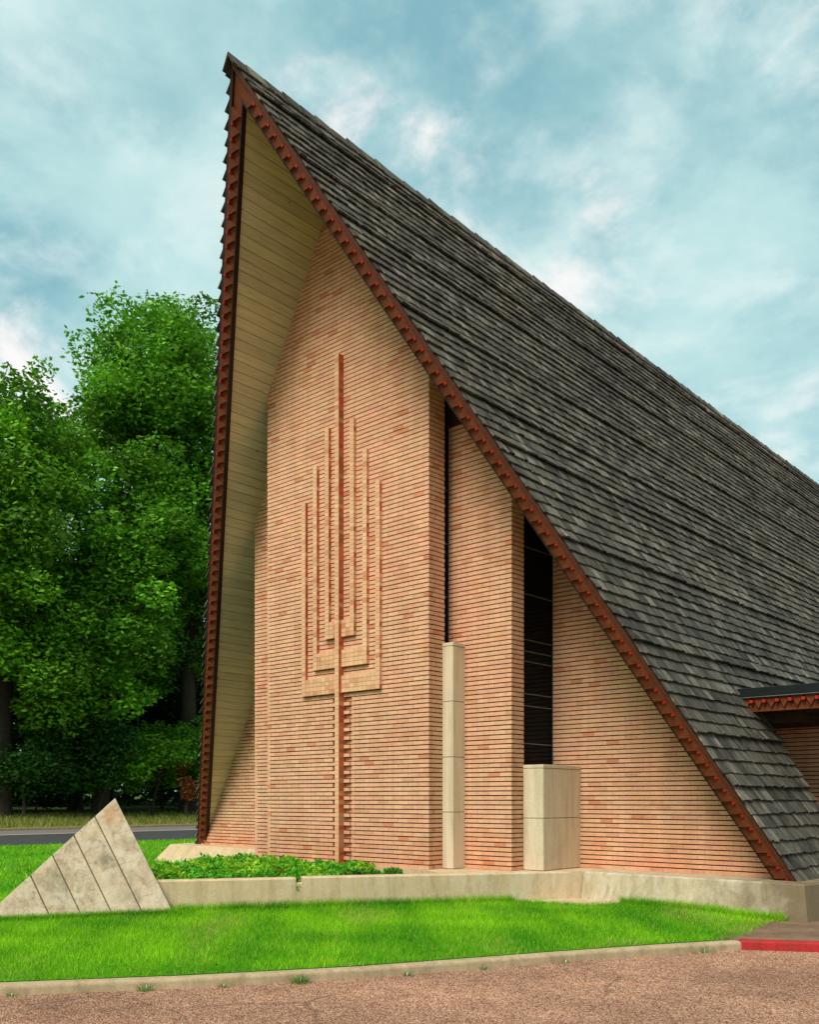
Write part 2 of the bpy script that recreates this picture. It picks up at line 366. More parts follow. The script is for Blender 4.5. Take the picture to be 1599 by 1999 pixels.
# ------------------------------------------------------------------ brick walls
def brick_col(v=1.0):
    r = random.random() + (0.0 if v > 1 else 0.0)
    if r < 0.60: c = (0.655, 0.355, 0.210)
    elif r < 0.82: c = (0.665, 0.335, 0.212)
    elif r < 0.97: c = (0.61, 0.300, 0.170)
    else: c = (0.56, 0.215, 0.110)
    k = random.uniform(0.93, 1.06); return tuple(x * k * random.uniform(0.97, 1.03) for x in c)
ALL_BRICKS = []        # (size, wall, box, colour)
WALLS = {}
def brick_box(wall, face, a0, a1, b0, z0, z1, col, dep=0.085, seen=True):
    """face 'F': looks to -Y, a = x, b0 = y of the face. face 'E': looks to +X, a = y, b0 = x of the face"""
    if a1 - a0 < 0.012: return
    if face == 'F': bx = (a0, a1, b0, b0 + dep, z0, z1)
    else: bx = (b0 - dep, b0, a0, a1, z0, z1)
    c = ((bx[0] + bx[1]) / 2, (bx[2] + bx[3]) / 2, (bx[4] + bx[5]) / 2)
    sz = 0
    if seen and in_frame(c, -20):
        sz = (a1 - a0) / project(c)[2]
    ALL_BRICKS.append((sz, wall, bx, col))
def brick_wall(name, face, a0, a1, b, zb, ztop, lim=None, phase=0.0, corner_right=False, skip=None, seen=True, ref=None):
    """lim(z) -> (lo, hi) along a"""
    w = WALLS.setdefault(name, dict(back=MB(), head=MB()))
    nc = int((ztop - zb) / CH); ref = a1 if ref is None else ref
    for i in range(nc):
        z0 = zb + i * CH; z1 = z0 + CH - 0.0155
        lo, hi = a0, a1
        if lim:
            l, h = lim(z0 + CH / 2); lo = max(lo, l); hi = min(hi, h)
        if hi - lo < 0.03: continue
        spans = [(lo, hi)]
        if skip: spans = skip(i, z0, lo, hi)
        for (s0, s1) in spans:
            off = (0.1015 if i % 2 else 0.0) + phase
            k = math.floor((s0 - ref - off) / 0.203)
            x = ref + off + k * 0.203
            while x < s1:
                xa, xb = max(x, s0), min(x + 0.203 - 0.007, s1)
                pr = random.uniform(-0.002, 0.002)
                if xb - xa > 0.02: brick_box(name, face, xa, xb, b + (pr if face == 'F' else -pr), z0 + random.uniform(-.001, .001), z1, brick_col(), 0.085, seen)
                x += 0.203
            if face == 'F': w['head'].box(s0 + 0.003, s1 - 0.004, b + 0.0045, b + 0.08, z0 + 0.001, z1 - 0.001)
            else: w['head'].box(b - 0.08, b - 0.0045, s0 + 0.003, s1 - 0.003, z0 + 0.001, z1 - 0.001)

Y2, Y3 = 0.58, 1.86
XM0, XM1 = 2 * X0, 0.0                # menorah wall
X2 = 1.06; X2L = 2 * X0 - X2
def under_roof(t=0.12):
    return lambda z: (X0 - L_.xlim(z, t), X0 + R_.xlim(z, t))
# recess round the pole below the arms
RC = 0.235
def menorah_skip(i, z0, lo, hi):
    if z0 + CH * .5 < 3.20: 
        e = 0.045 if i % 2 else 0.0
        out = []
        if lo < X0 - 0.20: out.append((lo, min(hi, X0 - 0.20 + e)))
        if hi > X0 + RC: out.append((max(lo, X0 + RC), hi))
        return out
    return [(lo, hi)]
brick_wall('menorah_wall', 'F', XM0, XM1, 0.0, ZB, 11.7, under_roof(), skip=menorah_skip)
# bricks in the recess: every second one steps forward
for i in range(int((3.20 - ZB) / CH) + 1):
    z0 = ZB + i * CH; z1 = z0 + CH - 0.0155
    for (xa, xb, y) in ((X0 - 0.205, X0 - 0.105, 0.075), (X0 - 0.105, X0 - 0.04, 0.075), (X0 + 0.04, X0 + 0.135, 0.045 if i % 2 else 0.06), (X0 + 0.137, X0 + 0.232, 0.03 if i % 2 else 0.05)):
        brick_box('menorah_wall', 'F', xa, xb, y, z0, z1, brick_col(), 0.07)
    if i % 2:
        brick_box('menorah_wall', 'F', X0 + 0.05, X0 + 0.175, 0.0, z0, z1, brick_col(), 0.075); brick_box('menorah_wall', 'F', X0 - 0.158, X0 - 0.10, 0.012, z0, z1, brick_col(), 0.06)
WALLS['menorah_wall']['head'].box(X0 - 0.24, X0 + 0.26, 0.10, 0.14, ZB, 3.21)
WALLS['menorah_wall']['head'].box(X0 + RC + .001, X0 + RC + 0.03, 0.012, 0.1, ZB, 3.2)
brick_wall('menorah_wall', 'E', 0.0880, 0.36, XM1, ZB, 8.6, lambda z: (-9, 9) if z < A.z - (XM1 - X0) * R_.sn / R_.c - .25 else (0, 0), phase=0.05, ref=0.088)
brick_wall('stepped_wall', 'F', -0.16, X2, Y2, ZB, 7.2, under_roof())
brick_wall('stepped_wall', 'E', Y2 + 0.088, 0.88, X2, ZB, 6.9, lambda z: (-9, 9) if z < A.z - (X2 - X0) * R_.sn / R_.c - .25 else (0, 0), phase=0.05, ref=Y2 + .088)
brick_wall('stepped_wall.001', 'F', X2L, XM0 + 0.15, Y2, ZB, 8.6, under_roof())
brick_wall('gable_wall', 'F', 0.87, 5.0, Y3, ZB, 7.2, under_roof())
brick_wall('gable_wall.001', 'F', -8.6, X2L + 0.4, Y3 + 0.1, ZB + 0.03, 7.2, under_roof())
brick_wall('entrance_wall', 'F', 2.3, 3.86, 5.0, 0.11, 2.84, ref=3.86)
# dark joint backing: solid cores behind every brick face
def core(name, x0, x1, y0, y1, zb, ztop, tR=0.14):
    mb = WALLS[name]['back']
    # silhouette polygon in x,z cut by the roof
    pts = [(x0, zb), (x1, zb)]
    zr = A.z - 0.16 / R_.c - max(x1 - X0, 0) * R_.sn / R_.c; zl = A.z - 0.16 / L_.c - max(X0 - x0, 0) * L_.sn / L_.c
    if x1 <= X0: zr = A.z - 0.16 / L_.c - (X0 - x1) * L_.sn / L_.c
    if x0 >= X0: zl = A.z - 0.16 / R_.c - (x0 - X0) * R_.sn / R_.c
    zr, zl = min(zr, ztop), min(zl, ztop)
    if zr > zb + .01: pts.append((x1, zr))
    else: pts[1] = (X0 + R_.xlim(zb, 0.16), zb)
    if x0 < X0 < x1: pts.append((X0, min(ztop, A.z - 0.16 / R_.c)))
    if zl > zb + .01: pts.append((x0, zl))
    else: pts[0] = (X0 - L_.xlim(zb, 0.16), zb)
    mb.prism([(x, y0, z) for x, z in pts], [(x, y1, z) for x, z in pts])
core('menorah_wall', XM0 + 0.035, X0 - 0.25, 0.040, 0.34, ZB, 12)
core('menorah_wall', X0 + 0.27, XM1 - 0.035, 0.040, 0.34, ZB, 12)
WALLS['menorah_wall']['back'].box(X0 - 0.25, X0 + 0.27, 0.15, 0.33, ZB, 3.2)
WALLS['menorah_wall']['back'].prism([(X0 - .25, .040, 3.2), (X0 + .27, .040, 3.2), (X0 + .27, .040, 10.9), (X0, .040, 11.5), (X0 - .25, .040, 10.9)], [(X0 - .25, .34, 3.2), (X0 + .27, .34, 3.2), (X0 + .27, .34, 10.9), (X0, .34, 11.5), (X0 - .25, .34, 10.9)])
core('stepped_wall', -0.15, X2 - 0.035, Y2 + 0.040, 0.87, ZB, 12)
core('stepped_wall.001', X2L + 0.035, XM0 + 0.14, Y2 + 0.040, 0.87, ZB, 12)
core('gable_wall', 0.88, 5.6, Y3 + 0.040, Y3 + 0.3, ZB, 12)
core('gable_wall.001', -8.9, X2L + 0.4, Y3 + 0.140, Y3 + 0.4, ZB + 0.03, 12)
WALLS['entrance_wall']['back'].box(2.3, 3.85, 5.016, 5.25, 0.11, 2.84)
ALL_BRICKS.sort(key=lambda b: -b[0])
wall_obj = {}
for name, w in WALLS.items():
    nm = name.split('.')[0]
    o = part(w['back'], nm, 'shaded_mortar'); wall_obj[name] = o
    h = w['head'].build('head_joint', 'head_mortar'); h.parent = o; h['kind'] = 'stuff'
BRICK_MESH = {}
def quant_brick(bx, col):
    d = (round(bx[1] - bx[0], 3), round(bx[3] - bx[2], 3), round(bx[5] - bx[4], 3)); cc = tuple(round(c * 22) / 22 for c in col)
    key = (round(d[0], 2), round(d[1], 2), cc)
    if key not in BRICK_MESH:
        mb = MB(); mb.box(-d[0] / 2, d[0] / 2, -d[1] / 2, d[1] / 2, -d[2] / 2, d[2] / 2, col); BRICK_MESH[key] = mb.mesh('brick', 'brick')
    return BRICK_MESH[key]
rest = {}
for i, (sz, wn, bx, col) in enumerate(ALL_BRICKS):
    if i < 300:
        o = bpy.data.objects.new('brick', quant_brick(bx, col)); COL.objects.link(o)
        o.location = ((bx[0] + bx[1]) / 2, (bx[2] + bx[3]) / 2, (bx[4] + bx[5]) / 2); o.parent = wall_obj[wn]
    else:
        rest.setdefault(wn, MB()).box(*bx, col)
for wn, mb in rest.items():
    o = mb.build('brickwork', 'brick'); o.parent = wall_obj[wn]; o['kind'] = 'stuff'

# ------------------------------------------------------------------ brick menorah relief
HB, BP, PP = 0.0905, 0.056, 0.107
men = MB()
def hcol():
    r = random.random()
    if r < 0.80: c = (0.68, 0.385, 0.215)
    elif r < 0.95: c = (0.66, 0.345, 0.195)
    else: c = (0.58, 0.26, 0.145)
    k = random.uniform(0.88, 1.08); return tuple(x * k for x in c)
def red_side():
    k = random.uniform(0.7, 1.15); r = random.random()
    c = (0.50, 0.145, 0.055) if r < .6 else ((0.54, 0.095, 0.035) if r < .8 else (0.52, 0.25, 0.12)); return tuple(x * k for x in c)
hcells = []       # (x centre, z index, projection, red side?)
def cell_rows(z0, z1): return range(int(round((z0 - ZB) / CH)), int(round((z1 - ZB) / CH)))
for i in cell_rows(ZB, 8.56): hcells.append((X0, i, PP, True))
branches = ((0.285, 7.50, 4.13), (0.565, 6.965, 3.67), (0.84, 6.41, 3.21))
for d, top, bot in branches:
    for sg in (-1, 1):
        for i in cell_rows(bot, top): hcells.append((X0 + sg * d, i, BP, random.random() < (0.9 if sg < 0 else 0.3)))
    arm_rows = list(cell_rows(bot, bot + 4 * CH))
    n = int((d - HB) / 0.095); pit = (d - HB) / max(n, 1)
    for sg in (-1, 1):
        for i in arm_rows:
            w = (d - HB / 2 - HB / 2) 
            nn = max(1, round(w / 0.095))
            for q in range(nn): hcells.append((X0 + sg * (HB / 2 + (q + .5) * w / nn), i, BP - 0.002, False))
seen_c = set(); relief_core = MB(); hobj = []
for (x, i, p, red) in hcells:
    key = (round(x, 3), i)
    if key in seen_c: continue
    seen_c.add(key); z0 = ZB + i * CH; hobj.append((x, z0, p, red))
# flush mortar cores
for d, top, bot in branches:
    for sg in (-1, 1): relief_core.box(X0 + sg * d - HB / 2 + .003, X0 + sg * d + HB / 2 - .003, -BP + .003, 0.03, ZB + round((bot - ZB) / CH) * CH + .002, ZB + round((top - ZB) / CH) * CH - .004)
    za = ZB + round((bot - ZB) / CH) * CH
    relief_core.box(X0 - d + .05, X0 + d - .05, -BP + .0065, 0.03, za + .004, za + 4 * CH - .006)
relief_core.box(X0 - HB / 2 + .003, X0 + HB / 2 - .003, -PP + .003, 0.12, ZB, 8.55)
relief = part(relief_core, 'menorah_relief', 'light_mortar')
relief['label'] = 'seven-branched menorah built of projecting header bricks'
HM = {}
def header_mesh(p, red, v):
    k = (p, red, v)
    if k in HM: return HM[k]
    mb = MB(); w = HB / 2 - 0.0005; dep = p + 0.06; mb.box(-w, w, -p, 0.06, 0, CH - 0.0075, hcol())
    if red: mb.c[3] = red_side()
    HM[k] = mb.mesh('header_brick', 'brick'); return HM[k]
hobj.sort(key=lambda h: Vector((h[0], -h[2], h[1])).xyz @ Vector((0, 0, 1)))   # lowest first: they show largest
hrest = MB()
for q, (x, z0, p, red) in enumerate(hobj):
    if q < 300:
        o = bpy.data.objects.new('header_brick', header_mesh(p, red, random.randrange(14))); COL.objects.link(o); o.location = (x, 0, z0 + .001); o.parent = relief
    else:
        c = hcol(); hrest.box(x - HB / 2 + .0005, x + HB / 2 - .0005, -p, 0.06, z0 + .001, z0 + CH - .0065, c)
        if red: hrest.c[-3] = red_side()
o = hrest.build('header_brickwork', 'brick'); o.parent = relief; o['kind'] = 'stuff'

# ------------------------------------------------------------------ windows between the steps
def window_side(x, y0, y1, zb, mull):
    zt = A.z - (x - X0) * R_.sn / R_.c - 0.2
    fr = MB(); fr.box(x - 0.02, x + 0.012, y1 - 0.03, y1 - 0.005, zb, zt - .1); fr.box(x - 0.02, x + 0.012, y0 + .005, y0 + 0.025, zb, zt - .1)
    f = part(fr, 'window', 'dark_metal')
    zs = [zb] + mull + [zt]
    for a, b in zip(zs[:-1], zs[1:]):
        g = MB(); g.box(x - 0.012, x - 0.004, y0 + .02, y1 - .025, a + 0.006, b - 0.006); g.build('pane', 'glass').parent = f
    for z in [zb + .008] + mull:
        g = MB(); g.box(x - 0.02, x + 0.010, y0 + .02, y1 - .028, z - 0.007, z + 0.007); g.build('mullion', 'frame_metal').parent = f
    bd = MB(); bd.box(x - 0.03, x + 0.016, y1 - 0.005, y1 + 0.004, zb, zt - .3); bd.build('frame', 'frame_metal').parent = f
window_side(-0.12, 0.345, Y2, 3.84, [4.6, 5.4, 6.2, 7.0])
window_side(0.905, 0.875, Y3, 2.02, [2.38, 2.94, 3.12, 3.60, 3.75, 3.92, 4.6, 5.3])
# dark room behind the glass
rm = MB(); rm.box(-0.55, -0.50, 0.36, 0.9, ZB, 8.6); rm.box(0.45, 0.5, 0.9, 2.2, ZB, 7); part(rm, 'interior_wall', 'interior')

# concrete piers in the corners of the steps
def pier(x0, x1, y0, y1, zs, lab):
    c = MB(); c.box(x0 - .01, x1 - 0.012, y0 + 0.012, y1 - .02, ZB, zs[-1] - 0.01); p = part(c, 'concrete_pier', 'shaded_mortar'); p['label'] = lab
    for a, b in zip(zs[:-1], zs[1:]):
        q = MB(); g = 0.004
        q.box(x0, x1 - 0.011, y0, y0 + 0.03, a + g, b - g); q.build('front_panel', 'concrete_smooth', p, bevel=0.004)
        q = MB(); q.box(x1 - 0.03, x1, y0 + 0.007, y1, a + g, b - g); q.build('side_panel', 'concrete_smooth', p, bevel=0.004)
    q = MB(); q.box(x0, x1 + 0.006, y0 - 0.006, y1, zs[-1], zs[-1] + 0.05); q.build('cap', 'concrete_smooth', p, bevel=0.005)
pier(0.003, 0.205, 0.30, Y2, [ZB, 1.362, 2.174, 2.994, 3.81], 'tall narrow concrete pier')
pier(X2 + .003, 1.41, 0.86, Y3, [ZB, 1.28, 2.0], 'short wide concrete pier below the window')

# ------------------------------------------------------------------ roof
def deck(sd, t0, t1, name, m):
    mb = MB()
    u0, u1 = sd.utop(t0), sd.utop(t1)
    ua = sd.L + 0.02
    P = lambda u, t, f: sd.at(u, t, sd.yg((A + sd.d * u - sd.n * t).z) + 0.03 if f else YEND)
    if sd is L_:
        a = [P(u0, t0, 1), P(ua, t0, 1), P(ua, t1, 1), P(u1, t1, 1)]; b = [P(u0, t0, 0), P(ua, t0, 0), P(ua, t1, 0), P(u1, t1, 0)]
        mb.prism(a, b)
    else:
        un = (A.z - 2.95) / sd.sn            # notch for the entrance
        Q = lambda u, t, y: sd.at(u, t, y)
        for (ulo, uhi, y1) in ((None, un, YEND), (un, ua, 3.80)):
            lo0, lo1 = (u0, u1) if ulo is None else (ulo, ulo)
            mb.prism([P(lo0, t0, 1), P(uhi, t0, 1), P(uhi, t1, 1), P(lo1, t1, 1)], [Q(lo0, t0, y1), Q(uhi, t0, y1), Q(uhi, t1, y1), Q(lo1, t1, y1)])
    return part(mb, name, m)
roofs = {}
for sd in (R_, L_): roofs[sd] = deck(sd, 0.0, 0.17, 'roof_slope', 'deck_wood')
roofs[R_]['label'] = 'weathered grey shingle slope facing the drive'
# shingles
EXPO = 0.198
def gray():
    k = 0.085 * random.choice((0.52, 0.7, 0.85, 0.95, 1.0, 1.0, 1.1, 1.3, 1.75)) * random.uniform(0.9, 1.1)
    return (k * 1.12, k * random.uniform(0.94, 1.0), k * random.uniform(0.72, 0.84))
def shingle(mb, sd, u, y0, y1, th, lift, yv):
    """butt at u, running EXPO*1.35 up the slope"""
    u0 = max(u - EXPO * 1.3, sd.utop(-0.0)); ub = u + random.uniform(-0.010, 0.012)
    n0, n1 = 0.002, lift
    def P(uu, y, h):
        p = A + sd.d * uu + sd.n * h; return (p.x, y, p.z)
    sk = random.uniform(-.006, .006)
    pts = [P(u0, y0, n0), P(u0, y1, n0), P(ub + sk, y1, n1), P(ub - sk, y0, n1), P(u0, y0, n0 + .006), P(u0, y1, n0 + .006), P(ub + sk, y1, n1 + th), P(ub - sk, y0, n1 + th)]
    if sd is L_: pts = [pts[i] for i in (1, 0, 3, 2, 5, 4, 7, 6)]
    o1, o2 = random.uniform(0, 50), random.uniform(0, 50)
    sc = [(o1 + (0 if i in (0, 3, 4, 7) else y1 - y0), o2 + (0 if i in (0, 1, 4, 5) else 0.3), 0) for i in range(8)]
    mb.hexa(pts, gray(), sc)
cand = []
for sd in (R_, L_):
    nrow = int(sd.L / EXPO)
    for r in range(1, nrow + 2):
        u = min(r * EXPO, sd.L + 0.07)
        zc = (A + sd.d * u).z; yv = sd.yg(zc) - 0.075
        thick = r in (3, 9, 14, 22, 29, 33, 41, 49, 56, 60)
        yend = YEND
        if sd is R_ and zc < 2.98: yend = 3.86
        if sd is R_ and 2.98 <= zc < 3.22: yend = YEND
        y = yv + random.uniform(-.012, .012)
        wav = random.uniform(0, 6)
        while y < yend:
            wd = random.choice((0.09, 0.11, 0.13, 0.15, 0.18, 0.21)) * random.uniform(.9, 1.1)
            y1 = min(y + wd, yend)
            if sd is L_ and y > 8: wd = 0.6; y1 = y + wd
            lift = 0.022 + random.uniform(-.004, .005) + (0.014 if thick else 0) + 0.006 * math.sin(y * 1.3 + wav)
            if sd is L_: lift += random.choice((0, 0, 0.02, 0.035))
            cand.append((sd, u, y + .004, y1 - .004, 0.017 + random.uniform(0, .008) + (.012 if thick else 0), lift, yv))
            y = y1
def csize(c):
    sd, u, y0, y1 = c[:4]
    if sd is L_: return 0
    p = A + sd.d * (u - EXPO / 2); p = Vector((p.x, (y0 + y1) / 2, p.z))
    if not in_frame(p, -5): return 0
    return (y1 - y0) / project(p)[2] ** 2
order = sorted(range(len(cand)), key=lambda i: -csize(cand[i])); top = set(order[:300])
stuff = {R_: MB(), L_: MB()}
for i, c in enumerate(cand):
    if i in top:
        mb = MB(); shingle(mb, *c); o = mb.build('shingle', 'shingle_wood', roofs[c[0]])
        o.parent = roofs[c[0]]; o.matrix_parent_inverse = Matrix.Identity(4)
    else: shingle(stuff[c[0]], *c)
for sd in (R_, L_):
    o = stuff[sd].build('shingle_field', 'shingle_wood', roofs[sd]); o['kind'] = 'stuff'
# ridge cap
rc = MB(); y = A.y - 0.10
while y < YEND:
    y1 = y + random.uniform(.30, .36); h = 0.05 + random.uniform(0, .02); tl = random.uniform(.0, .03)
    for sd in (R_, L_):
        q = lambda u, t, yy: sd.at(u, -t, yy)
        top0 = Vector((X0, y, A.z + h * 1.1 + tl)); top1 = Vector((X0, y1 + .06, A.z + h * 1.1 - .01))
        w = 0.17 + random.uniform(-.02, .02)
        a, b = q(w, 0.045, y), q(w, 0.035, y1 + .06)
        ai, bi = q(w, 0.02, y), q(w, 0.01, y1 + .06); ti0 = Vector((X0, y, A.z + h * 1.1 + tl - .06)); ti1 = Vector((X0, y1 + .06, A.z + h * 1.1 - .07))
        pts = [ai, bi, ti1, ti0, a, b, top1, top0]
        if sd is L_: pts = [pts[i] for i in (1, 0, 3, 2, 5, 4, 7, 6)]
        oo = random.uniform(0, 50)
        rc.hexa(pts, gray(), [(oo + p.y, oo, 0) for p in pts])
    y = y1
o = rc.build('ridge_cap', 'shingle_wood', roofs[R_]); o['kind'] = 'stuff'

# soffit boards under the left overhang and a plain soffit under the right one
sof = MB(); SO = 0.20
def soffit_quad(sd, u0, u1, t0, t1, ya):
    f = lambda u, t: sd.at(u, t, sd.yg((A + sd.d * u - sd.n * t).z) + 0.045); g = lambda u, t: sd.at(u, t, ya)
    a = [f(u0, t0), f(u1, t0), g(u1, t0), g(u0, t0)]; b = [f(u0, t1), f(u1, t1), g(u1, t1), g(u0, t1)]
    return a + b
sofL = MB(); sofL.hexa(soffit_quad(L_, L_.utop(.2), L_.L, 0.172, 0.183, 2.4), (0.30, 0.23, 0.10)); soffit = part(sofL, 'soffit', 'deck_wood')
u = L_.utop(.23); BW = 0.155
while u < L_.L - 0.02:
    mb = MB(); k = random.uniform(.9, 1.08); c = (0.65 * k, 0.555 * k, 0.35 * k)
    mb.hexa(soffit_quad(L_, u + .0035, min(u + BW - .0035, L_.L), 0.185, 0.200, 2.35), c)
    mb.build('soffit_board', 'soffit_wood', soffit); u += BW
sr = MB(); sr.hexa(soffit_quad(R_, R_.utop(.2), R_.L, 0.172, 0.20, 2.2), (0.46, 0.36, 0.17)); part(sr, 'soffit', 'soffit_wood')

# fascia: backing board, outer trim, triangular dentils, red pegs
PIT = 0.186
def fascia(sd):
    G = sd.gable
    def strip(t0, t1, w0, w1, name, m, parent=None, bev=0.0):
        mb = MB(); ue = sd.L + 0.03
        q = [(sd.utop(t0), t0), (ue, t0), (ue, t1), (sd.utop(t1), t1)]
        if sd is L_: q = q[::-1]
        mb.prism([G(u, t, w0) for u, t in q][::-1], [G(u, t, w1) for u, t in q][::-1])
        if parent is None: return part(mb, name, m)
        o = mb.build(name, m, parent); return o
    f = strip(0.012, 0.243, -0.06, 0.010, 'fascia', 'fascia_brown')
    strip(-0.006, 0.050, -0.02, 0.042, 'trim_board', 'trim_brown' if sd is R_ else 'trim_brown_shaded', f)  # left trim takes the darker brown, its shade painted in
    strip(0.226, 0.248, -0.07, 0.016, 'edge_board', 'trim_brown_shaded', f)
    n = int((sd.L - 0.55) / PIT)
    dm = MB()
    def tri(u, w):  return [G(u, 0.054, w), G(u + PIT, 0.054, w), G(u + PIT / 2, 0.222, w)]
    for i in range(n):
        u = 0.50 + i * PIT
        mb = MB(); a, b = tri(u, 0.0105), tri(u, 0.046)
        if sd is L_: a, b = a[::-1], b[::-1]
        mb.prism(a[::-1] if sd is R_ else a[::-1], b[::-1]); o = mb.build('dentil', 'fascia_brown', f)
        mb = MB(); uc = u + PIT + 0.004; tc = 0.088; h = 0.0175
        q = [(uc - h, tc - h), (uc + h, tc - h), (uc + h, tc + h), (uc - h, tc + h)]
        if sd is L_: q = q[::-1]
        ctr = (uc, tc)
        mb.prism([G(u_, t_, 0.0105) for u_, t_ in q][::-1], [G(u_, t_, 0.064) for u_, t_ in q][::-1]); mb.build('peg', 'peg_red', f)
    return f
fR = fascia(R_); fL = fascia(L_)

# ------------------------------------------------------------------ entrance canopy
cb = MB(); cb.box(3.0, 7.6, 3.36, 9.0, 2.86, 3.12); canopy = part(cb, 'canopy', 'deck_wood'); canopy['label'] = 'flat canopy with dark gutter over the entrance'
g = MB(); g.box(3.18, 7.66, 3.25, 3.345, 3.06, 3.19); g.box(3.18, 7.66, 3.345, 9.0, 3.13, 3.185); g.build('gutter', 'dark_metal', canopy, bevel=0.008)
g = MB(); g.box(3.19, 7.655, 3.243, 3.262, 3.045, 3.057); g.build('gutter_lip', 'frame_metal', canopy)
g = MB(); g.box(3.26, 7.62, 3.325, 3.355, 2.84, 3.057); g.build('fascia', 'fascia_brown', canopy)
x = 3.27
while x < 5.6:
    mb = MB(); mb.prism([(x, 3.285, 3.05), (x + PIT / 2, 3.285, 2.885), (x + PIT, 3.285, 3.05)], [(x, 3.324, 3.05), (x + PIT / 2, 3.324, 2.885), (x + PIT, 3.324, 3.05)]); mb.build('dentil', 'fascia_brown', canopy)
    mb = MB(); mb.box(x + PIT - .023, x + PIT + .023, 3.25, 3.324, 2.965, 3.01); mb.build('peg', 'peg_red', canopy); x += PIT
g = MB(); g.box(2.2, 3.9, 3.83, 5.3, 2.70, 2.855); part(g, 'ceiling', 'deck_wood'); g = MB(); g.box(2.1, 2.3, 3.83, 5.3, .1, 2.9); part(g, 'interior_wall', 'interior')
# glazed entrance beside the brick return
dr = MB(); dr.box(3.87, 3.94, 4.98, 5.08, 0.1, 2.84); dr.box(5.0, 5.07, 4.98, 5.08, 0.1, 2.84); dr.box(3.94, 5.0, 4.98, 5.08, 2.1, 2.17); dr.box(6.1, 6.17, 4.98, 5.08, .1, 2.84)
door = part(dr, 'door', 'frame_metal')
g = MB(); g.box(3.94, 5.0, 5.02, 5.03, 0.1, 2.1); g.build('pane', 'glass', door)
g = MB(); g.box(3.94, 5.0, 5.02, 5.03, 2.17, 2.84); g.box(5.07, 6.1, 5.02, 5.03, 0.1, 2.84); g.build('pane', 'glass', door)
g = MB(); g.box(2.4, 6.2, 5.3, 5.4, .1, 2.86); part(g, 'interior_wall', 'interior')

# ------------------------------------------------------------------ plinth
def slab_run(mb, path, ztop, zbot, width, batter):
    """battered kerb wall: path = outer top edge points, body lies to the left of travel"""
    n = len(path)
    def nrm(i):
        a = Vector(path[max(i - 1, 0)]); b = Vector(path[min(i + 1, n - 1)])
        if 0 < i < n - 1:
            d1 = (Vector(path[i]) - a).normalized(); d2 = (b - Vector(path[i])).normalized()
            n1 = Vector((-d1.y, d1.x)); n2 = Vector((-d2.y, d2.x)); m = (n1 + n2); return m / max(m.dot(n1), .2)
        d = (b - a).normalized(); return Vector((-d.y, d.x))
    rings = []
    for i, p in enumerate(path):
        q = Vector(p); k = nrm(i); o = q - k * batter; w = q + k * width
        rings.append([(o.x, o.y, zbot), (q.x, q.y, ztop - .02), (q.x + k.x * .02, q.y + k.y * .02, ztop), (w.x, w.y, ztop), (w.x, w.y, zbot)])
    pts = [x for r in rings for x in r]; fs = []
    for i in range(n - 1):
        for k in range(5): fs.append((i * 5 + k, i * 5 + (k + 1) % 5, (i + 1) * 5 + (k + 1) % 5, (i + 1) * 5 + k))
    fs.append(tuple(range(4, -1, -1))); fs.append(tuple(range((n - 1) * 5, n * 5)))
    mb.poly(pts, fs)
pl = MB(); slab_run(pl, [(1.86, 1.22), (4.93, 1.18), (5.06, 1.9), (5.06, 3.75)], ZB, -0.05, 0.9, 0.11); slab_run(pl, [(2.3, 1.9), (1.86, 1.9)], ZB - .01, 0, .6, 0)
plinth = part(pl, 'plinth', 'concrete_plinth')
ft = MB(); ft.box(XM0 - .03, 0.02, -0.045, 1.2, 0.0, ZB - 0.002); ft.box(X2L - .03, XM0 - .03, Y2 - .05, 1.2, 0, ZB - .002); ft.box(-8.4, X2L - .03, Y3 + .04, 2.4, 0, ZB + .024); part(ft, 'footing', 'concrete_planter')
ap = MB(); ap.poly([(x, y, z) for z in (0.0, ZB - 0.004) for x, y in ((0.022, -0.1), (0.5, -0.35), (1.92, 1.3), (1.92, 1.95), (0.022, 1.95))], [(4, 3, 2, 1, 0), (5, 6, 7, 8, 9)] + [(i, (i + 1) % 5, 5 + (i + 1) % 5, 5 + i) for i in range(5)])
part(ap, 'apron', 'concrete_planter')
pll = MB(); slab_run(pll, [(-9.0, 2.3), (-8.85, 1.52), (-6.0, 1.46), (-4.5, 1.4)], 0.565, 0.0, 0.9, 0.42)
part(pll, 'plinth', 'concrete_planter')

# ------------------------------------------------------------------ planter with the bed
planter = tagp(empty('planter', (-1.8, -1.5, 0.1)), 'low tan concrete planter wall in front of the menorah wall', 'planter')
pinv = Matrix.Translation(planter.location).inverted()
def ppart(mb, name, m, bevel=0.0):
    o = mb.build(name, m, None, bevel=bevel); o.parent = planter; o.matrix_parent_inverse = pinv; return o
wa, wb = Vector((-1.47, -3.69)), Vector((1.83, 1.22))
wd = (wb - wa).normalized()
ncut = (Vector((-0.42, -2.14)) - wa).dot(wd)
def along(s): p = wa + wd * s; return (p.x, p.y)
mb = MB(); slab_run(mb, [along(0), along(ncut - .04)], 0.519, 0.0, 0.17, 0.03); slab_run(mb, [along(ncut + .04), along((wb - wa).length)], 0.527, 0.0, 0.17, 0.03)
slab_run(mb, [along(ncut - .04), along(ncut + .04)], 0.455, 0.0, 0.17, 0.0265); ppart(mb, 'wall_section', 'concrete_planter')
mb = MB(); slab_run(mb, [(-6.1, 1.15), (-4.17, -1.92), (-3.05, -3.7)], 0.45, 0.0, 0.17, 0.03); ppart(mb, 'wall_section', 'concrete_planter')
mb = MB(); mb.poly([(-1.35, -3.5, .40), (1.72, 1.15, .44), (1.7, 1.8, .44), (-6.1, 1.8, .42), (-6.0, 1.2, .42), (-2.95, -3.6, .36)], [(0, 1, 2, 3, 4, 5)]); ppart(mb, 'soil', 'soil')

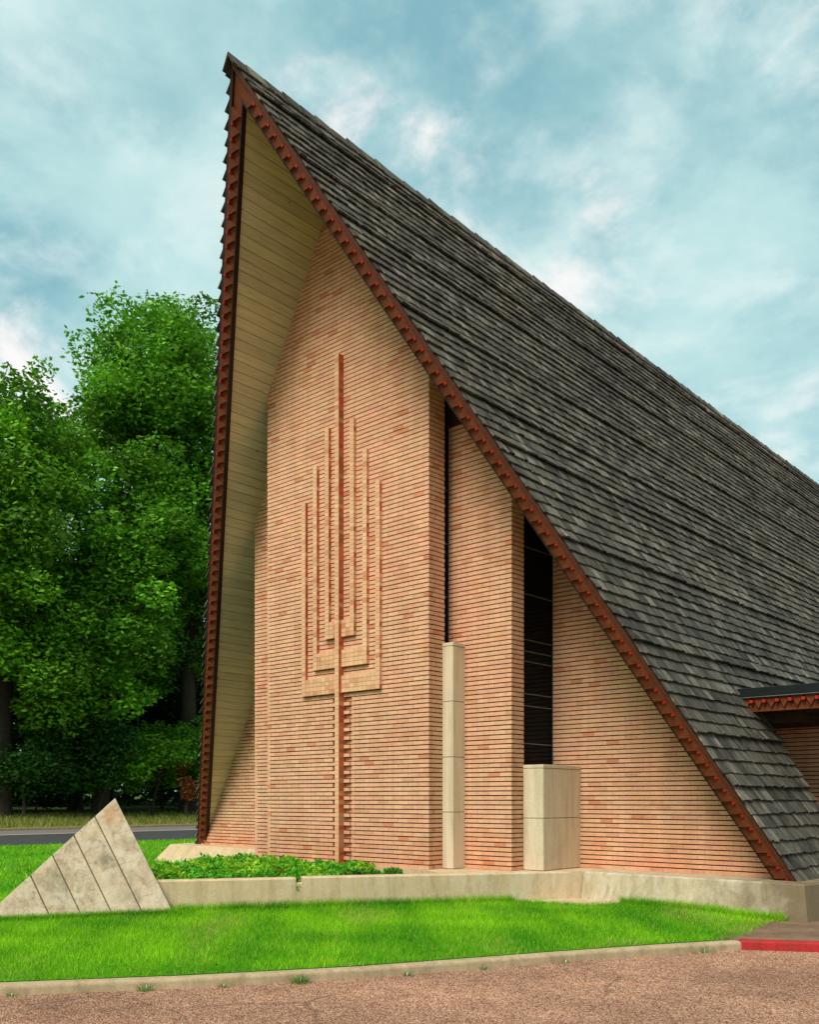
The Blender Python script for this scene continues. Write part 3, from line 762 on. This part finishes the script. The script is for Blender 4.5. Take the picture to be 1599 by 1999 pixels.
# ------------------------------------------------------------------ concrete pyramid at the tip of the planter
pyr = tagp(empty('concrete_pyramid', (-2.3, -4.1, 0.1)), 'weathered pointed concrete pyramid with slanting grooves on the lawn', 'monument')
yinv = Matrix.Translation(pyr.location).inverted()
Pl, Pr, Pb, Ap = Vector((-2.30, -5.57, 0.05)), Vector((-1.10, -3.58, 0.05)), Vector((-3.15, -3.72, 0.05)), Vector((-1.99, -3.90, 1.57))
fn = (Pr - Pl).cross(Ap - Pl).normalized()
if fn.dot(CAM - Pl) < 0: fn = -fn
cuts = [0.0, 0.155, 0.31, 0.465, 0.62, 1.0]       # along the edge apex -> Pl
dirv = (Pr - Ap)
def inner(p): return p - fn * 0.045
body = MB(); body.poly([inner(Pl), inner(Pr), Pb, inner(Ap)], [(0, 1, 3), (1, 2, 3), (2, 0, 3), (2, 1, 0)])
o = body.build('core', 'concrete_kerb'); o.parent = pyr; o.matrix_parent_inverse = yinv
for i in range(5):
    c0, c1 = cuts[i] + (0.0034 if i else 0), cuts[i + 1] - (0.0034 if i < 4 else 0)
    a0 = Ap.lerp(Pl, c0); a1 = Ap.lerp(Pl, c1); b0 = Pr.lerp(Pl, c0); b1 = Pr.lerp(Pl, c1)
    back = Vector((Pb.x, Pb.y, Pb.z)); pts = [a0, b0, b1, a1] if i < 4 else [a0, b0, b1]
    bp = [p - fn * 0.07 for p in pts]
    if i == 0: pass
    mb = MB(); mb.prism(bp, pts); o = mb.build('concrete_slab', 'concrete_rough', None, bevel=0.005); o.parent = pyr; o.matrix_parent_inverse = yinv
mb = MB(); mb.prism([Pl - fn * .071, Ap - fn * .071, Pb], [Pl - fn * .02, Ap - fn * .02, Pb + Vector((-.02, 0, 0))]); o = mb.build('back_slab', 'concrete_rough'); o.parent = pyr; o.matrix_parent_inverse = yinv

# ------------------------------------------------------------------ ground, drive, kerbs, street
KB = [(-21.0, -36.0), (-4.0, -13.9), (0.05, -8.55), (1.40, -6.90), (2.24, -5.75), (3.02, -4.47), (3.90, -2.57), (4.40, -1.55), (4.86, -0.72)]
def kerb_x(y):
    for (x0, y0), (x1, y1) in zip(KB[:-1], KB[1:]):
        if y <= y1: return x0 + (x1 - x0) * (y - y0) / (y1 - y0)
    return KB[-1][0]
def sm(a, b, x): t = min(1, max(0, (x - a) / (b - a))); return t * t * (3 - 2 * t)
def lawn_z(x, y):
    z = 0.075 + 0.125 * sm(-2.5, -9, x)
    d = kerb_x(y) - x if y < -0.72 else 4.88 - (y + .72) * .15 - x
    return z + 0.03 * sm(0.0, 0.9, d) * sm(-2.5, -0.5, x) + 0.02 * sm(.2, 1.5, d)
def sheet(name, pts, m, kind='structure', lab=None):
    mb = MB(); mb.poly(pts, [tuple(range(len(pts)))]); o = mb.build(name, m); o['kind'] = kind; return o
mb = MB(); mb.box(-700, 700, -700, 700, -0.6, -0.25); o = mb.build('ground', 'ground'); o['kind'] = 'structure'
sheet('driveway', [(-22, -60, -0.015), (90, -60, -0.015), (90, 90, -0.015), (5.0, 90, -0.015), (2.0, 0, -0.015), (-6, -16, -.015), (-22, -36, -.015)], 'aggregate')
ys = sorted(set([y for y in np.arange(-30, 90.1, 3.0)] + [y for y in np.arange(-14, 1.3, 0.35)] + [-0.72, 1.3]))
mb = MB(); rows = []
for y in ys:
    xr = kerb_x(y) if y < -0.72 else 4.88 - (y + .72) * .15
    xs = [xr, xr - .25, xr - .5, xr - .9, xr - 1.5, xr - 2.5, xr - 4, xr - 6, xr - 8, -9.8, -13, -17.6]
    xs = sorted([max(x, -17.6 + .01 * (len(xs) - k)) for k, x in enumerate(xs)], reverse=True)
    rows.append([(x, y, lawn_z(x, y)) for x in xs])
n = len(rows[0]); pts = [p for r in rows for p in r]
mb.poly(pts, [(i * n + k, (i + 1) * n + k, (i + 1) * n + k + 1, i * n + k + 1) for i in range(len(rows) - 1) for k in range(n - 1)])
o = mb.build('lawn', 'turf', None, True); o['kind'] = 'structure'
# kerb along the drive
def kerb(name, path, w, ztop, zbot, m):
    mb = MB(); slab_run(mb, path, ztop, zbot, w, 0.012); o = mb.build(name, m, None, bevel=0.012); o['kind'] = 'structure'; return o
kp = [(x, y) for x, y in KB]
# smooth the kerb path
fine = []
for (x0, y0), (x1, y1) in zip(kp[:-1], kp[1:]):
    for q in range(4): fine.append((x0 + (x1 - x0) * q / 4, y0 + (y1 - y0) * q / 4))
fine.append(kp[-1])
kerb('kerb', [(x + 0.115, y - 0.07) for x, y in fine], 0.13, 0.072, -0.10, 'concrete_kerb')
sheet_pts = [(4.72, -0.85), (5.7, -0.30), (7.2, 0.35), (16, 2.2), (16, 10), (4.3, 10), (4.3, 1.0)]
mb = MB(); mb.prism([(x, y, -0.1) for x, y in sheet_pts], [(x, y, 0.085) for x, y in sheet_pts]); o = mb.build('walkway', 'concrete_slab'); o['kind'] = 'structure'
mb = MB(); slab_run(mb, [(4.96, -0.80), (5.72, -0.38), (7.25, 0.27), (16, 2.1)], 0.087, -0.10, 0.10, 0.015); o = mb.build('red_kerb', 'red_paint', None, bevel=0.01); o['kind'] = 'structure'
mb = MB(); mb.prism([(1.5, 0.45, 0), (2.35, 0.62, 0), (2.6, 1.25, 0), (1.9, 1.25, 0), (1.35, 0.55, 0)], [(1.5, 0.45, .145), (2.35, 0.62, .145), (2.6, 1.25, .15), (1.9, 1.25, .15), (1.35, 0.55, .145)]); o = mb.build('splash_slab', 'concrete_planter'); o['kind'] = 'structure'
# street on the left, running along y
def strip(name, x0, z0, x1, z1, m, dz=0.0):
    o = sheet(name, [(x0, -60, z0 + dz), (x0, 120, z0 + dz), (x1, 120, z1 + dz), (x1, -60, z1 + dz)], m); return o
mb = MB(); mb.box(-17.75, -17.58, -30, 100, 0.0, 0.20); o = mb.build('street_kerb', 'concrete_kerb'); o['kind'] = 'structure'
strip('street', -17.7, 0.10, -27.0, 0.33, 'asphalt')
strip('street_lane', -24.4, 0.266, -26.9, 0.3285, 'asphalt_pale', 0.006)
strip('lane_line', -24.25, 0.262, -24.42, 0.2665, 'white_line', 0.012)
mb = MB(); mb.box(-27.2, -27.0, -60, 120, 0.2, 0.42); o = mb.build('street_kerb', 'concrete_kerb'); o['kind'] = 'structure'
strip('verge', -27.15, 0.415, -36, 0.72, 'verge'); strip('woodland_floor', -34, 0.66, -140, 2.5, 'ground', 0.03)

# ------------------------------------------------------------------ grass
def pnoise(x, y, s=1.0):
    return (np.sin(x * 1.7 * s + 1.3 * np.sin(y * 1.1 * s)) + np.sin(y * 2.3 * s + 1.7 * np.sin(x * 0.9 * s + 2)) + np.sin((x + y) * 3.1 * s + 0.7)) / 6 + 0.5
def blades(x, y, z, h, w, lean, col):
    n = len(x); az = rng.uniform(0, 2 * np.pi, n); la = rng.uniform(0, 2 * np.pi, n); l = h * lean * rng.uniform(.2, 1, n)
    V = np.zeros((n, 3, 3)); V[:, 0] = np.stack([x - np.cos(az) * w, y - np.sin(az) * w, z - .01], 1)
    V[:, 1] = np.stack([x + np.cos(az) * w, y + np.sin(az) * w, z - .01], 1)
    V[:, 2] = np.stack([x + np.cos(la) * l, y + np.sin(la) * l, z + h], 1)
    return V.reshape(-1, 3), np.arange(3 * n).reshape(n, 3), col
def tri_mask(x, y, P):
    m = np.ones(len(x), bool); s = None
    for i in range(len(P)):
        (x0, y0), (x1, y1) = P[i], P[(i + 1) % len(P)]
        c = (x1 - x0) * (y - y0) - (y1 - y0) * (x - x0)
        m &= c > 0
    return m
kx = np.vectorize(kerb_x); lz = np.vectorize(lawn_z)
def grass_field(x, y, h0, h1, w0, w1):
    z = lz(x, y); p = pnoise(x, y, 0.9); q = pnoise(x + 9, y - 4, 2.6)
    n = len(x); r = rng.random(n)
    c = np.zeros((n, 3)); t = np.clip(p * .9 + q * .6 - .28 + rng.normal(0, .15, n), 0, 1)[:, None]
    c = (1 - t) * np.array([0.075, 0.29, 0.006]) + t * np.array([0.31, 0.60, 0.012])
    dry = (rng.random(n) < 0.04 + 0.30 * np.clip((pnoise(x * .8 + 3, y * .8, 1.3) - .62) * 4, 0, 1))[:, None]; c = np.where(dry, np.array([0.42, 0.40, 0.10]), c)
    c *= rng.uniform(.75, 1.2, n)[:, None]
    return blades(x, y, z, rng.uniform(h0, h1, n), rng.uniform(w0, w1, n), 0.9, c)
n = 330000
y = rng.uniform(-9.5, 1.2, n); x = rng.uniform(-4.6, 4.85, n)
keep = (x < np.where(y < -0.72, kx(y), 4.90 - (y + .72) * .15)) & ~tri_mask(x, y, [(-1.2, -3.4), (1.84, 1.18), (-6, 1.2), (-2.9, -3.6)]) & ~tri_mask(x, y, [(1.55, .52), (2.25, .66), (2.5, 1.25), (1.8, 1.25)])
x, y = x[keep], y[keep]
edge = np.where(y < -.72, kx(y) - x, 1)
V1 = grass_field(x, y, 0.03, 0.062, 0.0028, 0.0055)
n = 60000
y2 = rng.uniform(-9, 30, n); x2 = rng.uniform(-17.5, -4.6, n)
V2 = grass_field(x2, y2, 0.045, 0.085, 0.008, 0.016)
# longer grass along the foot of the planter and plinth
n = 9000; s = rng.uniform(0, 1, n); e = np.abs(rng.normal(0, .05, n)) + .035
x3 = np.where(s < .62, wa.x + (wb.x - wa.x) * s / .62 * .82 + e * wd.y, 2.55 + (s - .62) / .38 * 2.2); y3 = np.where(s < .62, wa.y + (wb.y - wa.y) * s / .62 * .82 - e * wd.x, 1.12 - e)
V3 = grass_field(x3, y3, 0.06, 0.15, 0.003, 0.005)
n = 5000; s = rng.uniform(0, 1, n); e = np.abs(rng.normal(0, .04, n)) + .03
x4 = Pl.x + (Pr.x - Pl.x) * s + e * .85; y4 = Pl.y + (Pr.y - Pl.y) * s - e * .52
V4 = grass_field(x4, y4, 0.05, 0.11, 0.003, 0.005)
Vs = []; Fs = []; Cs = []; b = 0
for V, F, C in (V1, V2, V3, V4): Vs.append(V); Fs.append(F + b); Cs.append(C); b += len(V)
o = np_mesh('grass', np.concatenate(Vs), np.concatenate(Fs), np.concatenate(Cs), 'grass_blade'); tagp(o, 'bright green mown lawn grass', 'grass', kind='stuff')
# dry grass on the far verge
n = 26000; x = rng.uniform(-36, -27.4, n); y = rng.uniform(-6, 45, n); z = 0.415 + (-27.15 - x) * 0.0345
t = rng.random(n)[:, None]; c = (1 - t) * np.array([0.13, 0.17, 0.02]) + t * np.array([0.30, 0.27, 0.08])
V, F, C = blades(x, y, z, rng.uniform(.10, .32, n), rng.uniform(.015, .03, n), .6, c)
o = np_mesh('verge_grass', V, F, C, 'grass_blade'); tagp(o, 'dry yellowish grass on the far side of the street', 'grass', kind='stuff')

# ------------------------------------------------------------------ foliage helpers
def leaf_quads(P, size, colr, flat=0.35, aspect=2.0):
    n = len(P); d = rng.normal(0, 1, (n, 3)); d[:, 2] *= flat; d[:, 2] -= .15; d /= np.linalg.norm(d, axis=1)[:, None]
    r = rng.normal(0, 1, (n, 3)); s = np.cross(d, r); s /= np.linalg.norm(s, axis=1)[:, None] + 1e-9
    L = (size * rng.uniform(.6, 1.25, n))[:, None]
    a = P; tip = P + d * L; mid = P + d * L * .45; wv = s * L / aspect * .5
    V = np.stack([a, mid + wv, tip, mid - wv], 1).reshape(-1, 3); F = np.arange(4 * n).reshape(n, 4)
    return V, F, colr
def crown_points(center, rad, nb, br, per, seed, squash=0.75, top_bias=0.0):
    g = np.random.default_rng(seed); pts = []; cols = []; cents = []
    nl = max(5, nb // 11); lobes = []
    for i in range(nl):
        v = g.normal(0, 1, 3); v /= np.linalg.norm(v); k = g.uniform(.35, .74)
        lobes.append((np.array(center) + v * np.array(rad) * k, np.array(rad) * np.array([1, 1, .8]) * g.uniform(.30, .46)))
    for i in range(nb):
        c0, lr = lobes[i % nl]
        v = g.normal(0, 1, 3); v /= np.linalg.norm(v); k = g.uniform(.2, 1.0) ** 0.5
        c = c0 + v * lr * k; b = br * g.uniform(.5, 1.3); cents.append((c, b))
        m = int(per * (b / br) ** 2)
        q = g.normal(0, 1, (m, 3)); q /= np.linalg.norm(q, axis=1)[:, None]; rr = g.uniform(.25, 1, m) ** .5
        lump = 1 + .25 * np.sin(q[:, 0] * 5 + i) * np.sin(q[:, 1] * 6 + 2 * i)
        pts.append(c + q * (b * rr * lump)[:, None] * np.array([1, 1, squash])); cols.append(np.full(m, g.uniform(.5, 1.4)))
    return np.concatenate(pts), np.concatenate(cols), cents
def make_tree(name, label, base, h, rad, zc, nb, br, per, leaf, col, seed, trunk_r=0.45, group=None, cat='tree'):
    root = tagp(empty(name, base), label, cat, group)
    P, k, cents = crown_points((0, 0, zc), rad, nb, br, per, seed)
    n = len(P); t = rng.random(n)[:, None]
    c = ((1 - t) * np.array(col[0]) + t * np.array(col[1])) * k[:, None]
    V, F, C = leaf_quads(P, leaf, c)
    o = np_mesh('crown', V, F, C, 'leaf'); o.parent = root
    g = random.Random(seed); mb = MB()
    lean = g.uniform(-.6, .6); fork = zc - rad[2] * .55
    mb.tube([(0, 0, -.3), (0.05, 0, .5), (lean * .3, .1, fork * .6), (lean, .2, fork)], [trunk_r * 1.5, trunk_r * 1.1, trunk_r * .9, trunk_r * .75], 9)
    for c_, b in sorted(cents, key=lambda q: g.random())[:26]:
        s = Vector((lean, .2, fork)); e = Vector(c_); m1 = s.lerp(e, .4) + Vector((g.uniform(-.5, .5), g.uniform(-.5, .5), g.uniform(.2, .9))); m2 = s.lerp(e, .75) + Vector((g.uniform(-.4, .4), g.uniform(-.4, .4), g.uniform(0, .5)))
        r = trunk_r * g.uniform(.28, .45)
        mb.tube([s, m1, m2, e, e + (e - m2) * .12], [r, r * .7, r * .4, r * .22, r * .08], 6)
    mb.build('trunk', 'bark', root, True); return root
G1 = ((0.055, 0.185, 0.010), (0.17, 0.40, 0.020)); G2 = ((0.016, 0.065, 0.008), (0.04, 0.13, 0.012)); G3 = ((0.070, 0.21, 0.010), (0.19, 0.41, 0.020)); G_SHADE = ((0.006, 0.020, 0.004), (0.014, 0.042, 0.007))  # the two darker pairs carry the wood's shade in the leaf colour
TG = 'trees across the street'
make_tree('oak_tree', 'tallest broad green tree close beside the left roof edge', (-35.5, 20.6, .6), 30, (7.8, 7.8, 13.6), 17.0, 240, 1.5, 520, 0.30, G1, 433, 0.5, TG)
make_tree('oak_tree', 'broad green tree left of the tallest tree with bare limbs showing', (-34.5, 14.6, .6), 25, (5.8, 5.4, 11.8), 14.2, 160, 1.4, 520, 0.29, G1, 527, 0.42, TG)
make_tree('oak_tree', 'lower rounded tree at the left edge of the picture', (-34.5, 9.6, .6), 21, (5.6, 5.8, 9.4), 12.4, 160, 1.4, 500, 0.29, G3, 591, 0.42, TG)
make_tree('oak_tree', 'tree showing in a narrow strip behind the left roof edge', (-36.5, 26.4, .6), 27, (5.4, 5.0, 12.5), 16.5, 100, 1.5, 400, 0.28, G2, 14, 0.4, TG)
make_tree('oak_tree', 'dark tree deep in the wood behind the rounded tree', (-44, 10, .9), 18, (7.5, 7.5, 7.0), 8.5, 80, 2.2, 420, 0.40, G_SHADE, 15, 0.4, TG)
make_tree('oak_tree', 'dark tree deep in the wood behind the pyramid', (-45, 19, .9), 20, (7.5, 7.5, 7.5), 9.0, 80, 2.2, 420, 0.40, G_SHADE, 16, 0.4, TG)
make_tree('oak_tree', 'dark tree deep in the wood behind the tallest tree', (-46, 28, .9), 20, (8, 8, 7.5), 9.0, 80, 2.2, 420, 0.40, G_SHADE, 17, 0.4, TG)
SG = 'shrubs along the edge of the wood'
def shrub(label, x, y, r, h, col, seed, leaf=.24, nb=26, per=330):
    return make_tree('shrub', label, (x, y, .72), h, (r, r, h * .42), h * .55, nb, r * .42, per, leaf, col, seed, .08, SG, 'shrub')
shrub('dark shrub at the left picture edge behind the street', -33.6, 10.2, 2.6, 5.6, G2, 21)
shrub('dark bushy shrub behind the point of the pyramid', -33.4, 13.9, 2.6, 5.2, G2, 22)
shrub('rounded light green shrub right of the pyramid tip', -33.8, 17.2, 2.6, 6.2, G3, 23)
shrub('shrub beside the reddish bush near the roof edge', -34.2, 20.4, 2.3, 7.0, G1, 24)
shrub('reddish brown dying bush beside the left roof edge', -32.4, 18.3, 0.8, 3.2, ((0.22, 0.055, 0.02), (0.34, 0.12, 0.04)), 25, .2, 16, 120)
shrub('low dark undergrowth shrub left of the pyramid', -41, 12.2, 3.4, 4.2, G_SHADE, 26)
shrub('low dark undergrowth shrub right of the pyramid', -41, 17.0, 3.4, 4.2, G_SHADE, 27)
shrub('low dark undergrowth shrub near the roof edge', -41, 22.5, 3.4, 4.6, G_SHADE, 28)
# far-off wood as one mass
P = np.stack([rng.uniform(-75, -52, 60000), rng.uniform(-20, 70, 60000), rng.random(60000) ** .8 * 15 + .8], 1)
t = rng.random(60000)[:, None]; c = (1 - t) * np.array(G_SHADE[0]) + t * np.array(G_SHADE[1])
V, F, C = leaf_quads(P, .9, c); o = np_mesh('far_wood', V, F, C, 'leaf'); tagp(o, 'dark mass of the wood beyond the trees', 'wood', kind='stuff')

# ------------------------------------------------------------------ ground cover in the planter
def clump(P0, r, h, m, g):
    q = g.normal(0, 1, (m, 3)); q[:, 2] = np.abs(q[:, 2]); q /= np.linalg.norm(q, axis=1)[:, None]
    return P0 + q * (g.uniform(.55, 1, m) ** .6)[:, None] * np.array([r, r, h])
g = np.random.default_rng(5); pts = []; cc = []
for i in range(230):
    v = g.random(); Y = -3.3 + 3.1 * v
    xr = wa.x + (Y - wa.y) * wd.x / wd.y - .24; xl = -4.17 - (Y + 1.92) * .635 + .75
    xx = g.uniform(xl, xr)
    if xx > -.45 or Y > -0.22 and XM0 < xx: continue
    hh = g.uniform(.12, .26) * (0.55 if xx > -.9 else 1); P = clump(np.array([xx, Y, .40]), g.uniform(.12, .24), hh, 260, g)
    pts.append(P); k = g.uniform(.75, 1.25); t = g.random((len(P), 1)); yel = g.random() < .28
    ca = np.array([0.06, 0.26, 0.010]) if not yel else np.array([0.18, 0.40, 0.012]); cb_ = np.array([0.13, 0.42, 0.02]) if not yel else np.array([0.34, 0.52, 0.03])
    cc.append(((1 - t) * ca + t * cb_) * k)
for (xx, Y) in ((-.35, -1.35), (-.2, -1.0), (-.12, -.62), (-.45, -1.0), (-.3, -.45)):
    P = clump(np.array([xx, Y, .42]), .13, .16, 150, g); pts.append(P); cc.append(np.tile(np.array([0.06, .2, .015]), (len(P), 1)) * g.uniform(.6, 1.2, (len(P), 1)))
P = np.concatenate(pts); V, F, C = leaf_quads(P, .07, np.concatenate(cc), .7, 1.9)
o = np_mesh('ground_cover', V, F, C, 'leaf'); tagp(o, 'low leafy green ground cover filling the planter bed', 'ground cover', kind='stuff')

# ------------------------------------------------------------------ weeds along the kerb
def weed(label, x, y, r, h, n, seed, z=-.012):
    g = np.random.default_rng(seed); root = tagp(empty('weed', (x, y, z)), label, 'weed', 'weeds along the kerb')
    a = g.uniform(0, 2 * np.pi, n); d = g.random(n) * r; px = np.cos(a) * d; py = np.sin(a) * d
    c = np.array([0.06, 0.20, .015]) * g.uniform(.6, 1.4, (n, 1)) + np.array([.05, .02, 0]) * g.random((n, 1))
    global rng
    V, F, C = blades(px, py, np.zeros(n), g.uniform(.4, 1, n) * h * 1.0, np.full(n, .0025), 1.5, c)
    o = np_mesh('blades', V, F, C, 'grass_blade'); o.parent = root
    mb = MB(); mb.tube([(0, 0, -.02), (0, 0, .02), (.01, 0, h * .5)], [.006, .004, .002], 5); mb.build('stem', 'grass_blade', root)
def kpt(s_y, off=.15): x = kerb_x(s_y); return x + off, s_y - off * .62
for lab, yy, r, h, n, sd_ in (('small weed tuft at the kerb foot near the left picture edge', -6.85, .05, .05, 40, 1), ('weed tuft at the kerb foot below the pyramid', -6.02, .07, .10, 70, 2), ('largest weed tuft at the kerb foot left of centre', -4.95, .09, .10, 130, 3), ('thin weed sprig at the kerb foot below the planter notch', -5.5, .06, .05, 40, 4),
                              ('weed tuft at the kerb foot right of centre', -4.1, .05, .06, 50, 5), ('weed pair at the kerb foot under the short pier', -3.4, .05, .06, 50, 6), ('tiny weed at the kerb foot below the gable wall', -2.6, .04, .05, 30, 7), ('weed patch where the tan kerb meets the red kerb', -1.15, .16, .07, 120, 8)):
    x, y = kpt(yy); weed(lab, x, y, r, h, n, sd_)
